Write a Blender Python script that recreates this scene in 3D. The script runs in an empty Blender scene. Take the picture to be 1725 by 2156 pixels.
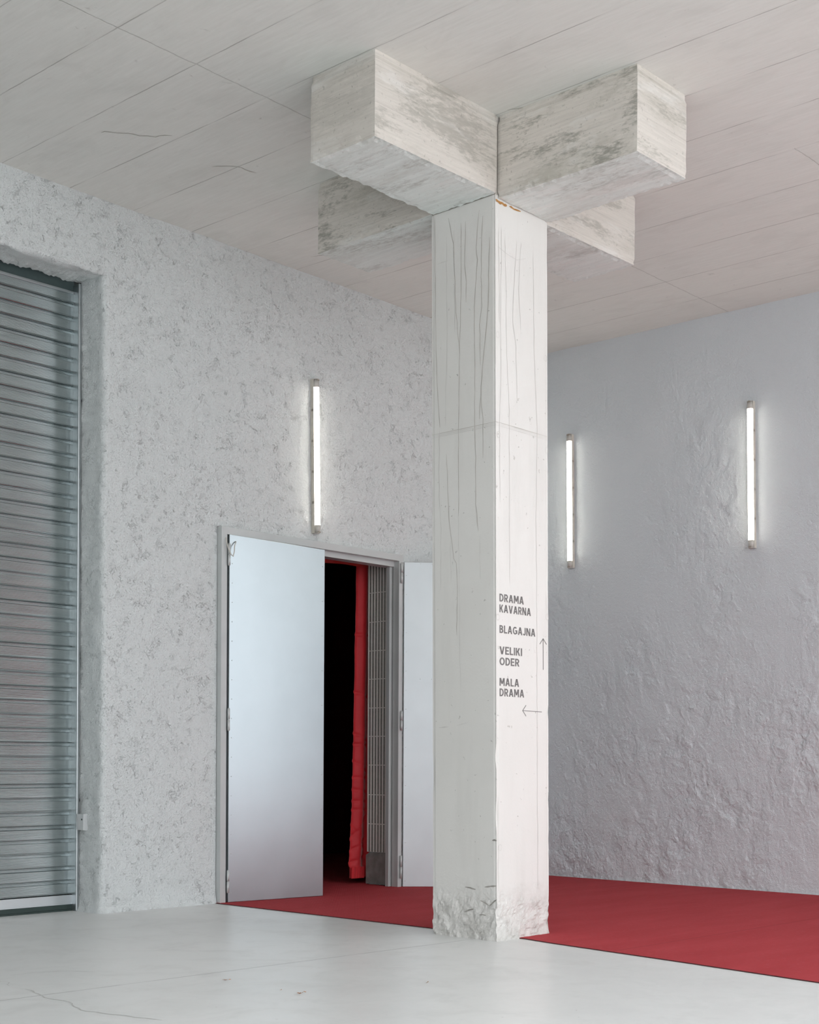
import bpy, bmesh, math, random
import numpy as np
from mathutils import Vector, Matrix, noise
random.seed(7)
S = bpy.context.scene
COL = S.collection

# ------------------------------------------------------------------ camera, world, exposure
CAM = Vector((-6.0858, -5.0057, 1.0))
YAW, ROLL, FPX, HORIZON = math.radians(42.7998), math.radians(0.283), 2983.98, 1601.59
d = Vector((math.cos(YAW), math.sin(YAW), 0))
r = Vector((math.sin(YAW), -math.cos(YAW), 0)); u = r.cross(d)
r2 = r*math.cos(ROLL) + u*math.sin(ROLL); u2 = -r*math.sin(ROLL) + u*math.cos(ROLL)
cd = bpy.data.cameras.new('camera'); cam = bpy.data.objects.new('camera', cd); COL.objects.link(cam)
cam.matrix_world = Matrix(((r2.x, u2.x, -d.x, CAM.x), (r2.y, u2.y, -d.y, CAM.y), (r2.z, u2.z, -d.z, CAM.z), (0, 0, 0, 1)))
cd.sensor_fit = 'VERTICAL'; cd.sensor_height = 120.0; cd.sensor_width = 96.0
cd.lens = FPX/2156*120.0
cd.shift_y = (HORIZON-1078)/2156
cd.clip_end = 200
S.camera = cam

W = bpy.data.worlds.new('sky'); S.world = W; W.use_nodes = True
bg = W.node_tree.nodes['Background']
bg.inputs[0].default_value = (0.925, 0.96, 1.0, 1); bg.inputs[1].default_value = 1.0
S.view_settings.view_transform = 'Standard'; S.view_settings.look = 'None'
S.view_settings.gamma = 1.0; S.view_settings.use_curve_mapping = False
S.view_settings.exposure = 1.42

# ------------------------------------------------------------------ dimensions (metres)
YL, XR = 2.6825, 3.8297          # front faces of the two rough walls
def HZ(x, y): return 4.5847 - 0.0089*x + 0.0088*y    # ceiling height
HC = 4.127                        # underside of the column's bracket arms
CA, CB = 0.4721, 0.4779           # column sides
EDGE_Y, EDGE_X = -4.6, -9.5       # where the canopy stops

# ------------------------------------------------------------------ helpers
def tag(o, label=None, cat=None, group=None, kind=None):
    if label: o['label'] = label
    if cat: o['category'] = cat
    if group: o['group'] = group
    if kind: o['kind'] = kind
    return o
def empty(name, loc=(0, 0, 0), rz=0.0):
    o = bpy.data.objects.new(name, None); o.empty_display_size = .1
    o.location = loc; o.rotation_euler = (0, 0, rz); COL.objects.link(o); return o
def obj(name, bm, mats, parent=None, smooth=False, recalc=True):
    if recalc: bmesh.ops.recalc_face_normals(bm, faces=bm.faces)
    me = bpy.data.meshes.new(name); bm.to_mesh(me); bm.free()
    for m in (mats if isinstance(mats, (list, tuple)) else [mats]): me.materials.append(m)
    if smooth:
        for p in me.polygons: p.use_smooth = True
    o = bpy.data.objects.new(name, me); COL.objects.link(o)
    if parent: o.parent = parent
    return o
def struct(name, bm, mats, smooth=False, recalc=True):
    o = obj(name, bm, mats, None, smooth, recalc); o['kind'] = 'structure'; return o
def BM(): return bmesh.new()
def hexa(bm, P, mi=0):
    """8 corners: bottom ring 0-3, top ring 4-7"""
    v = [bm.verts.new(p) for p in P]
    fs = []
    for f in ((3, 2, 1, 0), (4, 5, 6, 7), (0, 1, 5, 4), (1, 2, 6, 5), (2, 3, 7, 6), (3, 0, 4, 7)):
        q = bm.faces.new([v[i] for i in f]); q.material_index = mi; fs.append(q)
    return v
def box(bm, x0, x1, y0, y1, z0, z1, mi=0, bev=0.0):
    v = hexa(bm, [(x0, y0, z0), (x1, y0, z0), (x1, y1, z0), (x0, y1, z0), (x0, y0, z1), (x1, y0, z1), (x1, y1, z1), (x0, y1, z1)], mi)
    if bev:
        es = {e for q in v for e in q.link_edges}
        bmesh.ops.bevel(bm, geom=list(es), offset=bev, segments=2, affect='EDGES', profile=.5)
def tube(bm, p0, p1, rad, seg=16, rad1=None, cap=True, mi=0):
    p0, p1 = Vector(p0), Vector(p1); ax = (p1-p0).normalized()
    a = ax.orthogonal().normalized(); b = ax.cross(a); rad1 = rad if rad1 is None else rad1
    R0 = [bm.verts.new(p0 + (a*math.cos(t)+b*math.sin(t))*rad) for t in [2*math.pi*i/seg for i in range(seg)]]
    R1 = [bm.verts.new(p1 + (a*math.cos(t)+b*math.sin(t))*rad1) for t in [2*math.pi*i/seg for i in range(seg)]]
    for i in range(seg):
        f = bm.faces.new((R0[i], R0[(i+1) % seg], R1[(i+1) % seg], R1[i])); f.material_index = mi; f.smooth = True
    if cap: bm.faces.new(R0[::-1]).material_index = mi; bm.faces.new(R1).material_index = mi
def path_tube(bm, pts, rad, seg=8):
    pts = [Vector(p) for p in pts]; rings = []
    for i, p in enumerate(pts):
        t = (pts[min(i+1, len(pts)-1)]-pts[max(i-1, 0)]).normalized(); a = t.orthogonal().normalized(); b = t.cross(a)
        if rings:
            pa = (rings[-1][0].co-pts[i-1]); pa = (pa - t*pa.dot(t)).normalized(); a = pa; b = t.cross(a)
        rings.append([bm.verts.new(p+(a*math.cos(k*2*math.pi/seg)+b*math.sin(k*2*math.pi/seg))*rad) for k in range(seg)])
    for A, B in zip(rings, rings[1:]):
        for k in range(seg): bm.faces.new((A[k], A[(k+1) % seg], B[(k+1) % seg], B[k]))
    bm.faces.new(rings[0][::-1]); bm.faces.new(rings[-1])
def grid(bm, f, us, vs, mi=0, skip=None):
    """surface f(u, v) over two lists of parameters"""
    V = [[bm.verts.new(f(a, b)) for b in vs] for a in us]
    for i in range(len(us)-1):
        for j in range(len(vs)-1):
            if skip and skip((us[i]+us[i+1])/2, (vs[j]+vs[j+1])/2): continue
            q = bm.faces.new((V[i][j], V[i+1][j], V[i+1][j+1], V[i][j+1])); q.material_index = mi; q.smooth = True
    for row in V:
        for v in row:
            if not v.link_faces: bm.verts.remove(v)
def lin(a, b, n): return [a+(b-a)*i/n for i in range(n+1)]
def ribbon(bm, pts, w, n, off=0.0006, mi=1):
    """a thin stain or crack following a polyline on a surface with normal n; tapers to both ends"""
    n = Vector(n); P = [Vector(p)+n*off for p in pts]; L = []
    for i, p in enumerate(P):
        t = (P[min(i+1, len(P)-1)]-P[max(i-1, 0)]).normalized(); s = t.cross(n).normalized()
        k = w*(0.35 if i in (0, len(P)-1) else 1.0)*random.uniform(.7, 1.2)
        L.append((bm.verts.new(p-s*k/2), bm.verts.new(p+s*k/2)))
    for A, B in zip(L, L[1:]):
        f = bm.faces.new((A[0], A[1], B[1], B[0])); f.material_index = mi
def wob(p, s, seed=0): return noise.noise(Vector(p)*s+Vector((seed*7.3, seed*3.1, seed*1.7)))
def fbm(p, s, seed=0, o=4):
    a, t = 1.0, 0.0
    for i in range(o): t += a*wob(p, s*2**i, seed+i); a *= .5
    return t

# relief of the plaster, computed for whole arrays at once
def pn(x, y, seed=0):
    x = np.asarray(x, float)+seed*17.31; y = np.asarray(y, float)+seed*9.77
    xi, yi = np.floor(x).astype(np.int64), np.floor(y).astype(np.int64); xf, yf = x-xi, y-yi
    def gr(i, j, a, b):
        h = (i*374761393+j*668265263+seed*1442695041) & 0xffffffff
        h = ((h ^ (h >> 13))*1274126177) & 0xffffffff; h = h ^ (h >> 16)
        t = (h & 4095)*(2*math.pi/4096); return np.cos(t)*a+np.sin(t)*b
    f = lambda t: t*t*t*(t*(t*6-15)+10)
    ux, uy = f(xf), f(yf)
    n0 = gr(xi, yi, xf, yf)*(1-ux)+gr(xi+1, yi, xf-1, yf)*ux
    n1 = gr(xi, yi+1, xf, yf-1)*(1-ux)+gr(xi+1, yi+1, xf-1, yf-1)*ux
    return (n0*(1-uy)+n1*uy)*1.4
def fb(x, y, sc, o=4, seed=0, gain=.5):
    t, a = 0, 1.0
    for i in range(o): t = t+a*pn(x*sc*2**i, y*sc*2**i, seed+i); a *= gain
    return t
def terrace(v, k, w=.14):
    v = v*k; fl = np.floor(v); fr = np.clip((v-fl)/w, 0, 1); return (fl+fr*fr*(3-2*fr))/k
def sheet(name, A, B, Pt, keep=None):
    """mesh from parameter lists A x B through Pt(a, b) arrays"""
    a, b = np.meshgrid(np.array(A), np.array(B), indexing='ij')
    P = np.stack(Pt(a, b), -1).reshape(-1, 3); na, nb = a.shape
    i, j = np.meshgrid(np.arange(na-1), np.arange(nb-1), indexing='ij'); q = i*nb+j
    F = np.stack([q, q+nb, q+nb+1, q+1], -1)
    if keep is not None:
        ca = (a[:-1, :-1]+a[1:, 1:])/2; cb = (b[:-1, :-1]+b[1:, 1:])/2; F = F[keep(ca, cb)]
    F = F.reshape(-1, 4); used = np.zeros(len(P), bool); used[F.ravel()] = True
    idx = np.cumsum(used)-1
    return P[used].tolist(), idx[F].tolist()

# ------------------------------------------------------------------ material kit
class G:
    def __init__(s, name, color=(.8, .8, .8), rough=.6, metal=0.0, spec=.5):
        s.m = bpy.data.materials.new(name); s.m.use_nodes = True; s.nt = s.m.node_tree
        s.b = s.nt.nodes['Principled BSDF']; s.set('Base Color', (*color, 1)); s.set('Roughness', rough); s.set('Metallic', metal)
        s.set('Specular IOR Level', spec)
        s.co = s.nt.nodes.new('ShaderNodeTexCoord').outputs['Object']
        s.sep = None
    def put(s, sock, v):
        if isinstance(v, bpy.types.NodeSocket): s.nt.links.new(v, sock)
        else: sock.default_value = v
    def set(s, k, v): s.put(s.b.inputs[k], v)
    def xyz(s):
        if not s.sep:
            n = s.nt.nodes.new('ShaderNodeSeparateXYZ'); s.nt.links.new(s.co, n.inputs[0]); s.sep = n.outputs
        return s.sep
    def math(s, op, a, b=0.0, c=0.0, clamp=False):
        n = s.nt.nodes.new('ShaderNodeMath'); n.operation = op; n.use_clamp = clamp
        for i, v in enumerate((a, b, c)): s.put(n.inputs[i], v)
        return n.outputs[0]
    def scale(s, v):
        n = s.nt.nodes.new('ShaderNodeVectorMath'); n.operation = 'MULTIPLY'; s.put(n.inputs[0], s.co); n.inputs[1].default_value = v
        return n.outputs[0]
    def noise(s, scale, detail=4, rough=.55, dist=0.0, vec=None):
        n = s.nt.nodes.new('ShaderNodeTexNoise'); s.put(n.inputs['Vector'], vec or s.co)
        n.inputs['Scale'].default_value = scale; n.inputs['Detail'].default_value = detail
        n.inputs['Roughness'].default_value = rough; n.inputs['Distortion'].default_value = dist
        return n.outputs['Fac']
    def voro(s, scale, feature='F1', vec=None):
        n = s.nt.nodes.new('ShaderNodeTexVoronoi'); n.feature = feature; s.put(n.inputs['Vector'], vec or s.co); n.inputs['Scale'].default_value = scale
        return n.outputs['Distance']
    def ramp(s, f, a, b, lo=0.0, hi=1.0):
        n = s.nt.nodes.new('ShaderNodeMapRange'); n.clamp = True; s.put(n.inputs[0], f)
        for i, v in zip((1, 2, 3, 4), (a, b, lo, hi)): n.inputs[i].default_value = v
        return n.outputs[0]
    def mix(s, f, a, b, mode='MIX'):
        n = s.nt.nodes.new('ShaderNodeMix'); n.data_type = 'RGBA'; n.blend_type = mode; s.put(n.inputs[0], f)
        s.put(n.inputs[6], a if isinstance(a, bpy.types.NodeSocket) else (*a, 1)); s.put(n.inputs[7], b if isinstance(b, bpy.types.NodeSocket) else (*b, 1))
        return n.outputs[2]
    def bump(s, h, strength=1.0, dist=.01, normal=None):
        n = s.nt.nodes.new('ShaderNodeBump'); n.inputs['Strength'].default_value = strength; n.inputs['Distance'].default_value = dist
        s.put(n.inputs['Height'], h)
        if normal: s.put(n.inputs['Normal'], normal)
        return n.outputs[0]
    def line(s, c, pos, w):
        """1 on |c-pos| < w"""
        return s.math('LESS_THAN', s.math('ABSOLUTE', s.math('SUBTRACT', c, pos)), w)
    def near(s, c, pos, w):
        return s.ramp(s.math('ABSOLUTE', s.math('SUBTRACT', c, pos)), 0.0, w, 1.0, 0.0)

def plain(name, color, rough=.6, metal=0.0, spec=.5, var=.06, scale=30.0, bump=0.0):
    g = G(name, color, rough, metal, spec)
    f = g.ramp(g.noise(scale, 5), .3, .7)
    g.set('Base Color', g.mix(f, tuple(c*(1-var) for c in color), tuple(min(1, c*(1+var)) for c in color)))
    if bump: g.set('Normal', g.bump(g.noise(scale*8, 3), .6, bump))
    return g.m

def stucco_fine():
    g = G('sprayed_plaster', rough=.9, spec=.25)
    fine = g.noise(110, 6, .7); med = g.noise(38, 5, .65, .6); big = g.noise(1.3, 4)
    ridge = g.math('ABSOLUTE', g.math('SUBTRACT', g.noise(24, 6, .65, 1.2), .5))
    crack = g.math('MULTIPLY', g.ramp(ridge, .0, .02, 1, 0), g.ramp(g.noise(17, 4, .6), .54, .62))
    pit = g.ramp(g.noise(105, 4, .6), .33, .40, 1, 0)
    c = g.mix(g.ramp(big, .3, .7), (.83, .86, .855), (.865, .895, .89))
    c = g.mix(g.math('MULTIPLY', crack, .20), c, (.52, .52, .50))
    c = g.mix(g.math('MULTIPLY', pit, .16), c, (.52, .52, .50))
    g.set('Base Color', c)
    h = g.math('ADD', g.math('MULTIPLY', fine, .6), g.math('MULTIPLY', med, .9))
    h = g.math('SUBTRACT', h, g.math('ADD', g.math('MULTIPLY', crack, .3), g.math('MULTIPLY', pit, .25)))
    g.set('Normal', g.bump(h, .9, .016))
    return g.m
def stucco_coarse():
    g = G('flaky_plaster', rough=.9, spec=.25)
    fine = g.noise(140, 5, .65); med = g.noise(40, 5, .65, .4)
    h = g.math('ADD', g.math('MULTIPLY', fine, .75), g.math('MULTIPLY', med, .35))
    big = g.noise(1.1, 4)
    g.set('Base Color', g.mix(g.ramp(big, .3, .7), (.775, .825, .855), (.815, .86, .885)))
    g.set('Normal', g.bump(h, .9, .014))
    return g.m
def concrete_ceiling():
    g = G('board_marked_ceiling', rough=.8, spec=.3)
    x, y, z = g.xyz()
    w = g.math('MULTIPLY', g.math('SUBTRACT', g.noise(6, 4), .5), .012)
    fx = g.math('FRACT', g.math('DIVIDE', g.math('ADD', g.math('ADD', x, w), 10*.4865+.0), .4865))
    seam = g.math('MAXIMUM', g.ramp(fx, 0, .010, 1, 0), g.ramp(fx, .990, 1, 0, 1))
    yy = g.math('ADD', y, g.math('MULTIPLY', g.math('SUBTRACT', g.noise(9, 5), .5), .03))
    c1 = g.math('MULTIPLY', g.near(yy, .815, .006), g.math('LESS_THAN', x, -.49))
    c2 = g.math('MULTIPLY', g.near(yy, .765, .005), g.math('GREATER_THAN', x, 2.4))
    c3 = g.math('MULTIPLY', g.near(yy, -1.05, .005), g.math('GREATER_THAN', x, 1.45))
    fade = g.ramp(g.noise(2.2, 3), .36, .56, .15, 1)
    seam = g.math('MULTIPLY', seam, fade)
    cross = g.math('MAXIMUM', c1, g.math('MAXIMUM', c2, c3))
    ln = g.math('MAXIMUM', seam, g.math('MULTIPLY', cross, .7))
    grain = g.noise(14, 6, .6, .2, g.scale((4.5, .35, 1)))
    blot = g.noise(1.6, 5, .6)
    c = g.mix(g.ramp(grain, .3, .7), (.725, .728, .69), (.795, .80, .765))
    c = g.mix(g.ramp(blot, .35, .65, 0, .5), c, (.785, .78, .735))
    cl = g.noise(2.6, 7, .66, .5, g.scale((1.6, .7, 1))); c = g.mix(g.ramp(cl, .50, .70, 0, .40), c, (.63, .63, .59))
    spot = g.math('MULTIPLY', g.ramp(g.noise(11, 6, .7, .5), .66, .74), .5)
    c = g.mix(spot, c, (.44, .43, .40))
    c = g.mix(g.math('MULTIPLY', ln, .75), c, (.28, .265, .245))
    g.set('Base Color', c)
    h = g.math('SUBTRACT', g.math('MULTIPLY', grain, .25), ln)
    g.set('Normal', g.bump(h, .5, .004))
    return g.m
def concrete_arm(along, stain, pale):
    """board-marked, stained concrete of the bracket arms"""
    g = G('stained_board_concrete', rough=.85, spec=.25)
    ax = along == 'x'
    v = g.scale((.6, 2.2, 2.4) if ax else (2.2, .6, 2.4))
    board = g.noise(11, 6, .62, .1, g.scale((.3, 4, 8) if ax else (4, .3, 8)))
    st = g.noise(1.6, 8, .58, .35, v); st2 = g.noise(2.1, 8, .60, .3, v); fine = g.noise(30, 6, .7, .2, v)
    warm = (.775, .815, .785) if pale > .5 else (.69, .648, .595)  # underside: floor bounce put into a lighter colour, its pink toned down
    c = g.mix(g.ramp(board, .34, .66), tuple(q*.93 for q in warm), tuple(q*1.06 for q in warm))
    mott = g.math('ADD', st, g.math('MULTIPLY', g.math('SUBTRACT', fine, .5), .35))
    mott2 = g.math('ADD', st2, g.math('MULTIPLY', g.math('SUBTRACT', fine, .5), .45))
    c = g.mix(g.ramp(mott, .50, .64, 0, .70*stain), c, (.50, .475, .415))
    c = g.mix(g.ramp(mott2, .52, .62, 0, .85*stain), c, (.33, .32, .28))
    c = g.mix(g.ramp(g.noise(2.4, 7, .66, .3, v), .55, .64, 0, .45), c, (.83, .815, .785))
    pits = g.ramp(g.noise(48, 4, .6), .30, .36, 1, 0)
    c = g.mix(g.math('MULTIPLY', pits, .4), c, (.35, .33, .30))
    z = g.xyz()[2]; q = (g.xyz()[1] if not ax else g.xyz()[0])
    zz = g.math('ADD', z, g.math('MULTIPLY', g.math('SUBTRACT', g.noise(5, 3), .5), .01))
    bl = g.math('MULTIPLY', g.ramp(g.math('FRACT', g.math('DIVIDE', zz, .094)), 0, .05, 1, 0), g.ramp(g.noise(3, 3), .4, .55))
    c = g.mix(g.math('MULTIPLY', bl, .4), c, (.36, .34, .30))
    g.set('Base Color', c)
    h = g.math('SUBTRACT', g.math('ADD', g.math('MULTIPLY', board, .6), g.math('MULTIPLY', g.noise(60, 5), .35)), g.math('ADD', g.math('MULTIPLY', bl, .3), g.math('MULTIPLY', pits, .4)))
    g.set('Normal', g.bump(h, .6, .006))
    return g.m
def concrete_shaft():
    g = G('smooth_cast_concrete', rough=.75, spec=.3)
    z = g.xyz()[2]
    st = g.noise(3, 5, .6, .2, g.scale((2.2, 2.2, .35))); n = g.noise(1.4, 5)
    c = g.mix(g.ramp(n, .3, .7), (.73, .712, .678), (.775, .757, .725))
    c = g.mix(g.ramp(st, .52, .72, 0, .35), c, (.65, .635, .60))
    low = g.ramp(g.math('ADD', z, g.math('MULTIPLY', g.math('SUBTRACT', g.noise(7, 5), .5), .35)), .12, .34, 1, 0)
    c = g.mix(g.math('MULTIPLY', g.math('MULTIPLY', low, g.ramp(g.noise(9, 6, .65), .48, .62)), .55), c, (.52, .50, .465))
    pit = g.ramp(g.noise(34, 3, .5), .255, .30, 1, 0)
    c = g.mix(g.math('MULTIPLY', pit, .5), c, (.42, .40, .37))
    g.set('Base Color', c)
    h = g.math('ADD', g.math('MULTIPLY', g.math('MULTIPLY', g.noise(38, 6, .65, .6), low), 1.0), g.math('MULTIPLY', g.noise(70, 4), .06))
    h = g.math('SUBTRACT', h, g.math('MULTIPLY', pit, .15))
    g.set('Normal', g.bump(h, .8, .014))
    return g.m
def concrete_floor():
    g = G('polished_concrete', rough=.35, spec=.5)
    x, y, z = g.xyz()
    a = g.noise(.8, 6, .6, .3); b = g.noise(3.2, 6, .62, .6); c0 = g.noise(16, 6, .6, .3)
    c = g.mix(g.ramp(a, .3, .7), (.70, .705, .69), (.78, .78, .765))
    c = g.mix(g.ramp(b, .50, .70, 0, .5), c, (.62, .62, .605))
    c = g.mix(g.ramp(c0, .35, .65, 0, .25), c, (.80, .795, .78))
    sp = g.ramp(g.noise(28, 3, .6), .72, .76); c = g.mix(g.math('MULTIPLY', sp, .5), c, (.36, .33, .29))
    yy = g.math('ADD', y, g.math('MULTIPLY', g.math('SUBTRACT', g.noise(5, 4), .5), .012))
    sl = g.math('ADD', .134, g.math('MULTIPLY', x, -.0265))
    ln = g.ramp(g.math('ABSOLUTE', g.math('SUBTRACT', yy, sl)), .003, .008, 1, 0)
    ln = g.math('MULTIPLY', ln, g.ramp(g.noise(3, 3), .36, .5, .35, 1))
    c = g.mix(g.math('MULTIPLY', ln, .6), c, (.30, .29, .275))
    g.set('Base Color', c)
    g.set('Roughness', g.ramp(b, .3, .7, .29, .42))
    g.set('Normal', g.bump(g.math('SUBTRACT', g.math('MULTIPLY', g.noise(5, 4), .3), ln), .25, .004))
    return g.m
def red_mat():
    g = G('red_ribbed_matting', rough=.85, spec=.25)
    x, y, z = g.xyz()
    def wave(c, per): return g.math('SINE', g.math('MULTIPLY', c, 2*math.pi/per))
    rib = g.math('MULTIPLY', wave(x, .0105), wave(y, .0105))
    rib = g.ramp(rib, -.6, .6)
    n = g.noise(2.2, 5, .6, .2, g.scale((.5, 2, 1))); n2 = g.noise(40, 4)
    c = g.mix(g.ramp(n, .3, .7), (.43, .036, .045), (.51, .055, .066))
    c = g.mix(g.math('MULTIPLY', rib, .42), c, (.24, .018, .022))
    c = g.mix(g.ramp(n2, .55, .75, 0, .22), c, (.52, .13, .14))
    seam = g.math('MULTIPLY', g.near(g.math('ADD', y, g.math('MULTIPLY', x, .0128)), -.738, .008), g.math('GREATER_THAN', x, .1))
    c = g.mix(g.math('MULTIPLY', seam, .55), c, (.18, .015, .02))
    g.set('Base Color', c)
    g.set('Normal', g.bump(g.math('SUBTRACT', rib, seam), .5, .003))
    return g.m
def zinc(name, color, rough, streak=.05, metal=1.0):
    g = G(name, color, rough, metal)
    n = g.noise(3.5, 4, .5)
    c = g.mix(g.ramp(n, .3, .7), tuple(q*(1-streak) for q in color), tuple(min(1, q*(1+streak)) for q in color))
    g.set('Base Color', c)
    g.set('Roughness', g.ramp(n, .3, .7, rough*.98, rough*1.02))
    g.set('Normal', g.bump(g.noise(1.4, 2), .10, .02))
    return g.m
def slat_metal():
    g = G('shutter_aluminium', (.47, .50, .53), .24, 1.0)
    z = g.xyz()[2]
    rib = g.math('SINE', g.math('MULTIPLY', z, 2*math.pi/.0068))
    n = g.noise(4, 5, .6, .2, g.scale((.6, 1, 6)))
    g.set('Base Color', g.mix(g.ramp(n, .3, .7), (.40, .45, .455), (.50, .55, .555)))
    g.set('Normal', g.bump(rib, .35, .0012))
    return g.m
def brick_rib():
    g = G('ribbed_grey_brick', rough=.8, spec=.3)
    n = g.noise(60, 5, .65); b = g.noise(6, 4)
    g.set('Base Color', g.mix(g.ramp(n, .3, .7), (.17, .168, .15), (.245, .24, .215)))
    g.set('Normal', g.bump(n, .4, .003))
    return g.m
def fabric(name, c0, c1):
    g = G(name, rough=.55, spec=.4)
    n = g.noise(4, 5, .6, .3); w = g.noise(400, 2)
    g.set('Base Color', g.mix(g.ramp(n, .3, .7), c0, c1))
    try: g.set('Sheen Weight', .3)
    except Exception: pass
    g.set('Normal', g.bump(w, .15, .001))
    return g.m
def emit(name, color, strength):
    g = G(name, (.9, .9, .88), .4)
    g.set('Emission Color', (*color, 1)); g.set('Emission Strength', strength)
    return g.m

M_PLA = stucco_fine(); M_FLK = stucco_coarse(); M_CEI = concrete_ceiling()
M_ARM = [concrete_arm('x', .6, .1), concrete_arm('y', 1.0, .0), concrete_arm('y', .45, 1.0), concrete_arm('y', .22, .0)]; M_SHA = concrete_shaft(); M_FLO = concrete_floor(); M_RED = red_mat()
M_ZNC = zinc('galvanised_sheet', (.42, .465, .485), .31, .03); M_FRM = zinc('galvanised_frame', (.58, .60, .595), .5, metal=.3)
M_ZNC_LIT = zinc('brightened_galvanised_sheet', (.60, .64, .655), .45, .03, metal=.8); M_SLT = slat_metal(); M_GDE = zinc('guide_metal', (.50, .53, .54), .38); M_BAR = zinc('bright_aluminium', (.68, .71, .73), .4)  # second leaf: same sheet, brighter reflection put into its lighter colour
M_RUB = plain('black_green_rubber', (.025, .045, .04), .5); M_DRK = plain('leak_block_dark', (.03, .035, .033), .7)
M_HEAD = plain('dark_teal_metal', (.075, .105, .105), .35, .4); M_BRK = brick_rib(); M_MOR_LIT = plain('pale_mortar_and_lit_ribs', (.78, .76, .72), .9, bump=.002); M_BLK = plain('grey_block', (.245, .24, .225), .9, var=.2, scale=14, bump=.003)
M_CUR = fabric('red_satin', (.60, .016, .024), (.70, .03, .04)); M_PEL = fabric('red_pelmet_cloth', (.42, .012, .01), (.5, .02, .015))
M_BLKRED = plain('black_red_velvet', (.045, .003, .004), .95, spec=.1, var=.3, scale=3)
M_INK = plain('dark_grey_paint', (.18, .17, .165), .7, var=.1)
M_DRIP = plain('drip_stain', (.54, .51, .47), .8, var=.15, scale=8); M_DRIP2 = plain('faint_drip_stain', (.64, .62, .59), .8, var=.1, scale=8)
M_CRK = plain('crack_brown', (.36, .33, .29), .85); M_RUST = plain('raw_orange_timber', (.46, .23, .075), .8, var=.3, scale=60)
M_SOOT = plain('dark_scuff', (.34, .32, .29), .85, var=.3, scale=50)
M_TUBE = emit('lit_tube', (1.0, .95, .85), 4.5)
M_CAP = plain('cloudy_plastic', (.55, .53, .49), .3, var=.1); M_HOU = plain('lamp_back_plastic', (.62, .585, .52), .4)
M_CLIP = plain('steel_clip', (.42, .37, .31), .4, .6); M_WHT = plain('grey_painted_metal', (.60, .615, .62), .45, var=.03)
M_LEAF = plain('dry_leaf', (.50, .25, .12), .8, var=.35, scale=120); M_CBL = plain('bare_cable', (.58, .555, .50), .5)
M_GROUND = plain('outdoor_paving', (.52, .51, .49), .9, var=.1, scale=2)

# ------------------------------------------------------------------ room shell
bm = BM(); box(bm, EDGE_X-20, XR+.3, EDGE_Y-25, 6.2, -.3, 0.0)
for pts, w in ((((-2.70, .40), (-2.72, .25), (-2.77, .12), (-2.76, -.05), (-2.83, -.2), (-2.80, -.38), (-2.74, -.62)), .007), (((-2.55, .78), (-2.42, .80), (-2.30, .74), (-2.2, .60)), .004),
               (((-2.68, .72), (-2.66, .60), (-2.70, .52)), .004)):
    P = [Vector((*q, 0)) for q in pts]; out = []
    for a, b in zip(P, P[1:]):
        for k in range(4): out.append(a.lerp(b, k/4)+Vector((random.uniform(-.012, .012), random.uniform(-.012, .012), 0)))
    ribbon(bm, out+[P[-1]], w, (0, 0, 1), .0008, 1)
struct('floor', bm, [M_FLO, plain('floor_crack', (.57, .565, .545), .6)])

bm = BM()
x0, x1, y0, y1 = EDGE_X, XR+.3, EDGE_Y, YL+.35
hexa(bm, [(x0, y0, HZ(x0, y0)), (x1, y0, HZ(x1, y0)), (x1, y1, HZ(x1, y1)), (x0, y1, HZ(x0, y1)),
          (x0, y0, 5.1), (x1, y0, 5.1), (x1, y1, 5.1), (x0, y1, 5.1)])
def crack(bm, pts, w, nrm, jit, off=.0006, mi=1, sub=5):
    P = [Vector(p) for p in pts]; out = []
    for a, b in zip(P, P[1:]):
        for k in range(sub):
            q = a.lerp(b, k/sub); out.append(q+Vector((random.uniform(-jit, jit), random.uniform(-jit, jit), random.uniform(-jit, jit)))*(1 if out else 0))
    out.append(P[-1]); n = Vector(nrm)
    out = [q - n*(q-P[0]).dot(n) if nrm != (0, 0, 1) else q for q in out]
    ribbon(bm, out, w, nrm, off, mi)
def cz(x, y): return (x, y, HZ(x, y)-.001)
for pts in (((-1.32, 1.86), (-1.24, 1.78), (-1.1, 1.7), (-1.02, 1.58)), ((-.02, -.1), (.1, -.35), (.05, -.5)), ((.85, 2.4), (.95, 2.15), (1.1, 2.2), (1.2, 2.0)),
            ((-.6, 1.75), (-.5, 1.62), (-.36, 1.6))):
    P = [Vector(cz(*q)) for q in pts]; out = []
    for a, b in zip(P, P[1:]):
        for k in range(4): out.append(a.lerp(b, k/4)+Vector((random.uniform(-.012, .012), random.uniform(-.012, .012), 0)))
    ribbon(bm, out+[P[-1]], .005, (0, 0, -1), .0012)
struct('ceiling', bm, [M_CEI, M_CRK])

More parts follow.
